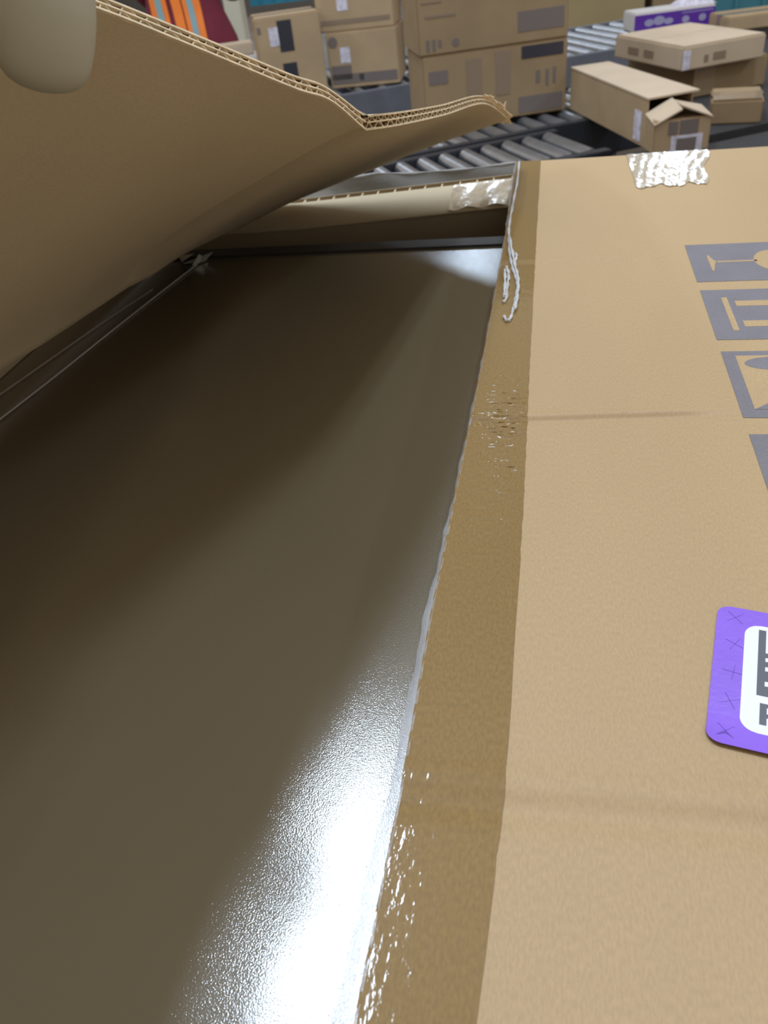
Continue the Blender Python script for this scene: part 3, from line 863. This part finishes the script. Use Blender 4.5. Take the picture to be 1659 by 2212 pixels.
# small box with a peaked, half-closed top in front of its end
tf_ = frame_tf(0.278, 2.520, 12.0, ZR)
w_, d_, h_ = 0.160, 0.085, 0.090
e = empty('small_cardboard_box', tf_((w_/2, d_/2, 0)), 'small box with peaked top at the open end of the long box', 'box', 'parcels on the background conveyors')
mb = MB(); mb.bbox((0, 0, 0.0005), (w_, d_, h_), 0.003, 0, tf_); mb.build('box_shell', M['box2'], e)
for (xa, xb, za, zb) in ((-0.002, w_*0.46, h_, h_ + 0.030), (w_*0.46, w_ + 0.002, h_ + 0.030, h_ + 0.002)):
    mb = MB(); vs = [(xa, -0.004, za - (0.012 if xa < 0 else 0)), (xb, -0.002, zb - 0.008), (xb, d_ + 0.012, zb + 0.004), (xa, d_ + 0.004, za)]
    mb.add([tf_(p) for p in vs] + [tf_((p[0], p[1], p[2] + 0.004)) for p in vs], [(3,2,1,0),(4,5,6,7),(0,1,5,4),(1,2,6,5),(2,3,7,6),(3,0,4,7)])
    mb.build('lid_flap', M['box3'], e)
for (x0, x1, z0, z1, mm, nn) in ((0.050, 0.140, -0.01, 0.046, 'label', 'paper_label'), (0.066, 0.122, -0.008, 0.038, 'print', 'printed_label'), (0.040, 0.066, 0.05, 0.084, 'print', 'printed_panel'), (0.072, 0.124, 0.048, 0.086, 'print', 'printed_panel')):
    mb = MB(); k = {'paper_label': 0, 'printed_label': 1}.get(nn, 0)
    mb.box((x0, -0.0012 - 0.0006*k, max(z0, 0.001)), (x1, -0.0002 - 0.0006*k, z1), 0, tf_); mb.build(nn, M[mm], e)

parcel(0.474, 2.83, -7.4, 0.150, 0.185, 0.066, ZR, 'low brown taped box at the right below the flat box', 'box1', [('t', 0.05, 0.95, 0.02, 0.30, 'shine', 'tape_strip')], top_tape=True)
parcel(0.470, 3.225, 28.0, 0.30, 0.42, 0.0965, ZR, 'dark brown box with wide tape, under the flat box', 'box1', [('f', 0.0, 0.28, 0.05, 0.98, 'shine', 'tape_strip')], top_tape=False)
parcel(0.417, 3.153, 26.6, 0.318, 0.447, 0.072, ZR + 0.0999, 'flat shallow box on top of the stack at the right', 'box3',
       [('l', 0.62, 0.78, 0.30, 0.62, 'lprint', 'printed_text'), ('l', 0.40, 0.54, 0.30, 0.62, 'lprint', 'printed_text'), ('f', -0.0, 0.09, 0.05, 0.85, 'label', 'paper_label'), ('f', 0.26, 0.31, 0.25, 0.55, 'lprint', 'printed_text'), ('f', 0.37, 0.52, 0.28, 0.6, 'lprint', 'printed_text')], top_tape=False)
# purple printed box behind
parcel(0.385, 4.831, 14.2, 0.412, 0.185, 0.084, ZR, 'white box with violet printed front behind the flat box', 'whitebox',
       [('f', 0.0, 1.0, 0.02, 0.92, 'violet', 'printed_front'), ], top_tape=False)
tf_ = frame_tf(0.385, 4.831, 14.2, ZR)
pe_ = [o for o in bpy.data.objects if o.name.startswith('printed_front')][0]
mb = MB()
for (cx, cz, rx, rz) in ((0.075, 0.040, 0.024, 0.016), (0.125, 0.045, 0.030, 0.020), (0.175, 0.038, 0.024, 0.014), (0.262, 0.036, 0.019, 0.016), (0.348, 0.036, 0.019, 0.016)):
    pts = [(cx + rx*math.cos(t), cz + rz*math.sin(t)) for t in np.linspace(0, 2*math.pi, 18, endpoint=False)]
    mb.poly(pts, 0, 1, 0, lambda p: tf_((p[0], -0.0018 + 0.0004*p[2], p[1])))
mb.box((0.24, -0.0018, 0.064), (0.40, -0.0014, 0.068), 0, tf_)
mb.build('logo_print', M['pale'], pe_.parent)
# white mailer lying on it
n_ = 12
Pm = np.array([[tf_((0.23 + 0.20*i/n_, 0.03 + 0.14*j/n_, 0.0875 + 0.045*math.sin(math.pi*i/n_)**0.6*math.sin(math.pi*j/n_)**0.6)) for j in range(n_+1)] for i in range(n_+1)])
Nm = np.zeros_like(Pm); Nm[..., 2] = -1; V = Pm.reshape(-1, 3)
V2 = V.copy(); V2[:, 2] = ZR + 0.0872
F = []
for i in range(n_):
    for j in range(n_):
        q = (i*(n_+1)+j, (i+1)*(n_+1)+j, (i+1)*(n_+1)+j+1, i*(n_+1)+j+1)
        F.append(q); F.append(tuple(len(V)+k for k in reversed(q)))
build('padded_mailer', np.vstack([V, V2]), F, M['label'], base=tf_((0.33, 0.1, 0.0872)), smooth=True, label='pale padded mailer on top of the violet printed box', cat='mailer')
parcel(0.80, 4.62, 12, 0.40, 0.25, 0.055, ZR, 'tan box lying in front of the teal bin', 'box2')
# teal bin and its grey upright
def tote(x, y, yaw, w_, d_, h_, z0, material, label):
    tf_ = frame_tf(x, y, yaw, z0)
    e = empty('plastic_bin', tf_((w_/2, d_/2, 0)), label, 'bin')
    mb = MB(); t = 0.012
    mb.box((0, 0, 0), (w_, t, h_), 0, tf_); mb.box((0, d_-t, 0), (w_, d_, h_), 0, tf_); mb.box((0, t, 0), (t, d_-t, h_), 0, tf_); mb.box((w_-t, t, 0), (w_, d_-t, h_), 0, tf_); mb.box((t, t, 0), (w_-t, d_-t, t), 0, tf_)
    mb.build('bin_wall', M[material], e)
    mb = MB()
    mb.box((-0.015, -0.015, h_), (w_+0.015, 0.012, h_+0.02), 0, tf_); mb.box((-0.015, d_-0.012, h_), (w_+0.015, d_+0.015, h_+0.02), 0, tf_)
    mb.box((-0.015, 0.012, h_), (0.012, d_-0.012, h_+0.02), 0, tf_); mb.box((w_-0.012, 0.012, h_), (w_+0.015, d_-0.012, h_+0.02), 0, tf_)
    mb.build('bin_rim', M[material], e)
    for k in range(4):
        mb = MB(); xx = w_*(0.15+0.23*k); mb.box((xx, -0.010, 0.02), (xx+0.02, 0.0, h_), 0, tf_); mb.build('rib', M[material], e)
    return e
tote(0.82, 5.15, 10, 0.62, 0.42, 0.36, ZR, 'teal', 'teal plastic bin at the top right corner')
tote(-2.56, 7.6, 8, 0.50, 0.5, 0.45, ZR + 0.09, 'blue', 'blue plastic bin behind the tall labelled box')
# tan board stack far behind the second conveyor
parcel(-0.05, 6.35, 6, 0.62, 0.6, 0.99, ZF, 'big olive tan carton standing behind the far rollers', 'olive', [('f', 0.06, 0.12, 0.1, 0.86, 'lprint', 'printed_strip')], group='large cartons on the far floor')
parcel(0.62, 6.45, 4, 0.60, 0.6, 0.94, ZF, 'brown carton beside the big olive tan carton', 'box1', group='large cartons on the far floor')
# cream column
e = empty('cream_column', (-2.17, 6.1, ZF), 'cream painted post between worker and blue bin', 'post')
mb = MB(); mb.bbox((-2.23, 6.05, ZF + 0.01), (-2.11, 6.15, 3.9), 0.006); mb.build('post_shaft', M['cream'], e)
mb = MB(); mb.bbox((-2.29, 5.99, ZF), (-2.05, 6.21, ZF + 0.015), 0.003); mb.build('base_plate', M['cream'], e)

# ------------------------------------------------------------------ worker in maroon behind the conveyor
M['maroon'] = mat('maroon_cloth', (0.155, 0.014, 0.030), rough=0.85, var=0.15, var_scale=15)
M['orange'] = mat('orange_vest_band', (0.85, 0.20, 0.02), rough=0.6)
M['reflect'] = mat('grey_teal_reflective_band', (0.22, 0.36, 0.38), rough=0.35)
M['denim'] = mat('dark_blue_denim', (0.06, 0.07, 0.14), rough=0.85, var=0.2, var_scale=30)
M['skin'] = mat('skin', (0.45, 0.27, 0.18), rough=0.55)
M['hair'] = mat('dark_hair', (0.03, 0.02, 0.015), rough=0.6)
PX, PY = -1.98, 4.76
person = empty('person', (PX, PY, ZF), 'worker in maroon shirt with orange and teal striped vest', 'person')
hip = (PX, PY, ZF + 0.93)
vs = [hip, (PX, PY, ZF + 1.18), (PX, PY - 0.02, ZF + 1.42), (PX, PY - 0.03, ZF + 1.52), (PX, PY - 0.05, ZF + 1.60), (PX, PY - 0.05, ZF + 1.74)]
ed = [(0,1),(1,2),(2,3),(3,4),(4,5)]
ra = [(0.17,0.12),(0.15,0.11),(0.18,0.11),0.06,(0.075,0.085),(0.06,0.07)]
for sgn in (-1, 1):
    i0 = len(vs)
    vs += [(PX + sgn*0.10, PY, ZF + 0.86), (PX + sgn*0.12, PY - 0.02, ZF + 0.48), (PX + sgn*0.12, PY + 0.02, ZF + 0.09), (PX + sgn*0.13, PY + 0.13, ZF + 0.04)]
    ra += [0.095, 0.06, 0.045, 0.04]; ed += [(0,i0),(i0,i0+1),(i0+1,i0+2),(i0+2,i0+3)]
    i1 = len(vs)
    vs += [(PX + sgn*0.21, PY - 0.02, ZF + 1.43), (PX + sgn*0.25, PY + 0.10, ZF + 1.16), (PX + sgn*0.16, PY + 0.33, ZF + 1.26), (PX + sgn*0.13, PY + 0.43, ZF + 1.28)]
    ra += [0.058, 0.045, 0.032, (0.035,0.018)]; ed += [(2,i1),(i1,i1+1),(i1+1,i1+2),(i1+2,i1+3)]
    for k in range(4):
        j = len(vs); xx = PX + sgn*0.13 + (k - 1.5)*0.019
        vs += [(xx, PY + 0.475, ZF + 1.285), (xx, PY + 0.505, ZF + 1.27), (xx, PY + 0.52, ZF + 1.25)]; ra += [0.0095, 0.0088, 0.008]; ed += [(i1+3,j),(j,j+1),(j+1,j+2)]
    j = len(vs); vs += [(PX + sgn*0.13 - sgn*0.045, PY + 0.43, ZF + 1.27), (PX + sgn*0.13 - sgn*0.055, PY + 0.46, ZF + 1.26)]; ra += [0.011, 0.009]; ed += [(i1+2,j),(j,j+1)]
body = skin_mesh('body', vs, ed, ra, 0, M['skin'], parent=person, levels=1)
# trousers: two legs and a seat, lofted
def loft(rings, n=28):
    V_, F_ = [], []
    for (cx, cy, cz, rx, ry) in rings:
        for k in range(n):
            a = 2*math.pi*k/n; V_.append((cx + rx*math.cos(a), cy + ry*math.sin(a), cz))
    for i in range(len(rings)-1):
        for k in range(n):
            k2 = (k+1) % n; F_.append((i*n+k, i*n+k2, (i+1)*n+k2, (i+1)*n+k))
    F_.append(tuple(reversed(range(n)))); F_.append(tuple((len(rings)-1)*n + k for k in range(n)))
    return V_, F_
mb = MB()
for sgn in (-1, 1):
    mb.add(*loft([(PX+sgn*0.13, PY+0.01, ZF+0.05, 0.085, 0.10), (PX+sgn*0.13, PY, ZF+0.48, 0.095, 0.105), (PX+sgn*0.115, PY, ZF+0.80, 0.125, 0.13), (PX+sgn*0.08, PY, ZF+0.92, 0.13, 0.14), (PX+sgn*0.06, PY, ZF+1.0, 0.11, 0.135)]))
mb.build('trousers', M['denim'], person, smooth=True)
SHIRT = [(ZF+0.872, 0.262, 0.170), (ZF+0.885, 0.272, 0.178), (ZF+0.92, 0.266, 0.176), (ZF+0.98, 0.244, 0.166), (ZF+1.06, 0.212, 0.150), (ZF+1.18, 0.190, 0.135), (ZF+1.34, 0.205, 0.135), (ZF+1.46, 0.190, 0.115), (ZF+1.52, 0.09, 0.085)]
V_, F_ = loft([(PX, PY, z, a, b) for z, a, b in SHIRT], 40)
shirt = build('shirt', V_, F_, M['maroon'], person, smooth=True)
for sgn in (-1, 1):
    mb = MB(); mb.tube(smooth_line([(PX+sgn*0.15, PY-0.01, ZF+1.46), (PX+sgn*0.22, PY+0.03, ZF+1.40), (PX+sgn*0.255, PY+0.09, ZF+1.20), (PX+sgn*0.235, PY+0.16, ZF+1.12)], 5), [0.085 - 0.0015*i for i in range(16)], 14)
    mb.build('sleeve', M['maroon'], shirt, smooth=True)
def band(x0, x1, off, material, slant=0.0):
    """vertical vest band following the shirt front between two offsets from the body's middle"""
    zs = np.linspace(ZF+0.90, ZF+1.45, 26); P_ = np.zeros((26, 5, 3)); N_ = np.zeros_like(P_)
    for i, z in enumerate(zs):
        a = np.interp(z, [q[0] for q in SHIRT], [q[1] for q in SHIRT]); b = np.interp(z, [q[0] for q in SHIRT], [q[2] for q in SHIRT])
        for j in range(5):
            xx = x0 + (x1-x0)*j/4 + slant*(ZF+1.2 - z)
            xx = max(min(xx, a*0.97), -a*0.97)
            P_[i, j] = (PX + xx, PY - b*math.sqrt(1-(xx/a)**2) - 0.004, z); N_[i, j] = (0, -1, 0)
    V_, F_ = slab(P_, N_, off, off + 0.004)
    o = build('vest_band', V_, F_, M[material], shirt, smooth=True); recalc(o)
for (x0, x1, off, m_) in ((-0.150, -0.040, 0.0, 'orange'), (-0.108, -0.068, 0.004, 'reflect'), (-0.012, 0.038, 0.0, 'orange'), (0.046, 0.130, 0.0, 'orange'), (0.070, 0.098, 0.004, 'reflect')):
    band(x0, x1, off, m_, 0.10)
mb = MB(); mb.add(*loft([(PX, PY-0.045, ZF+1.66, 0.088, 0.10), (PX, PY-0.035, ZF+1.72, 0.092, 0.105), (PX, PY-0.04, ZF+1.79, 0.07, 0.085), (PX, PY-0.045, ZF+1.815, 0.03, 0.04)], 20)); mb.build('hair', M['hair'], person, smooth=True)
for sgn in (-1, 1):
    mb = MB(); mb.bbox((PX+sgn*0.13-0.055, PY-0.11, ZF), (PX+sgn*0.13+0.055, PY+0.17, ZF+0.09), 0.02); mb.build('shoe', M['navy'], person)
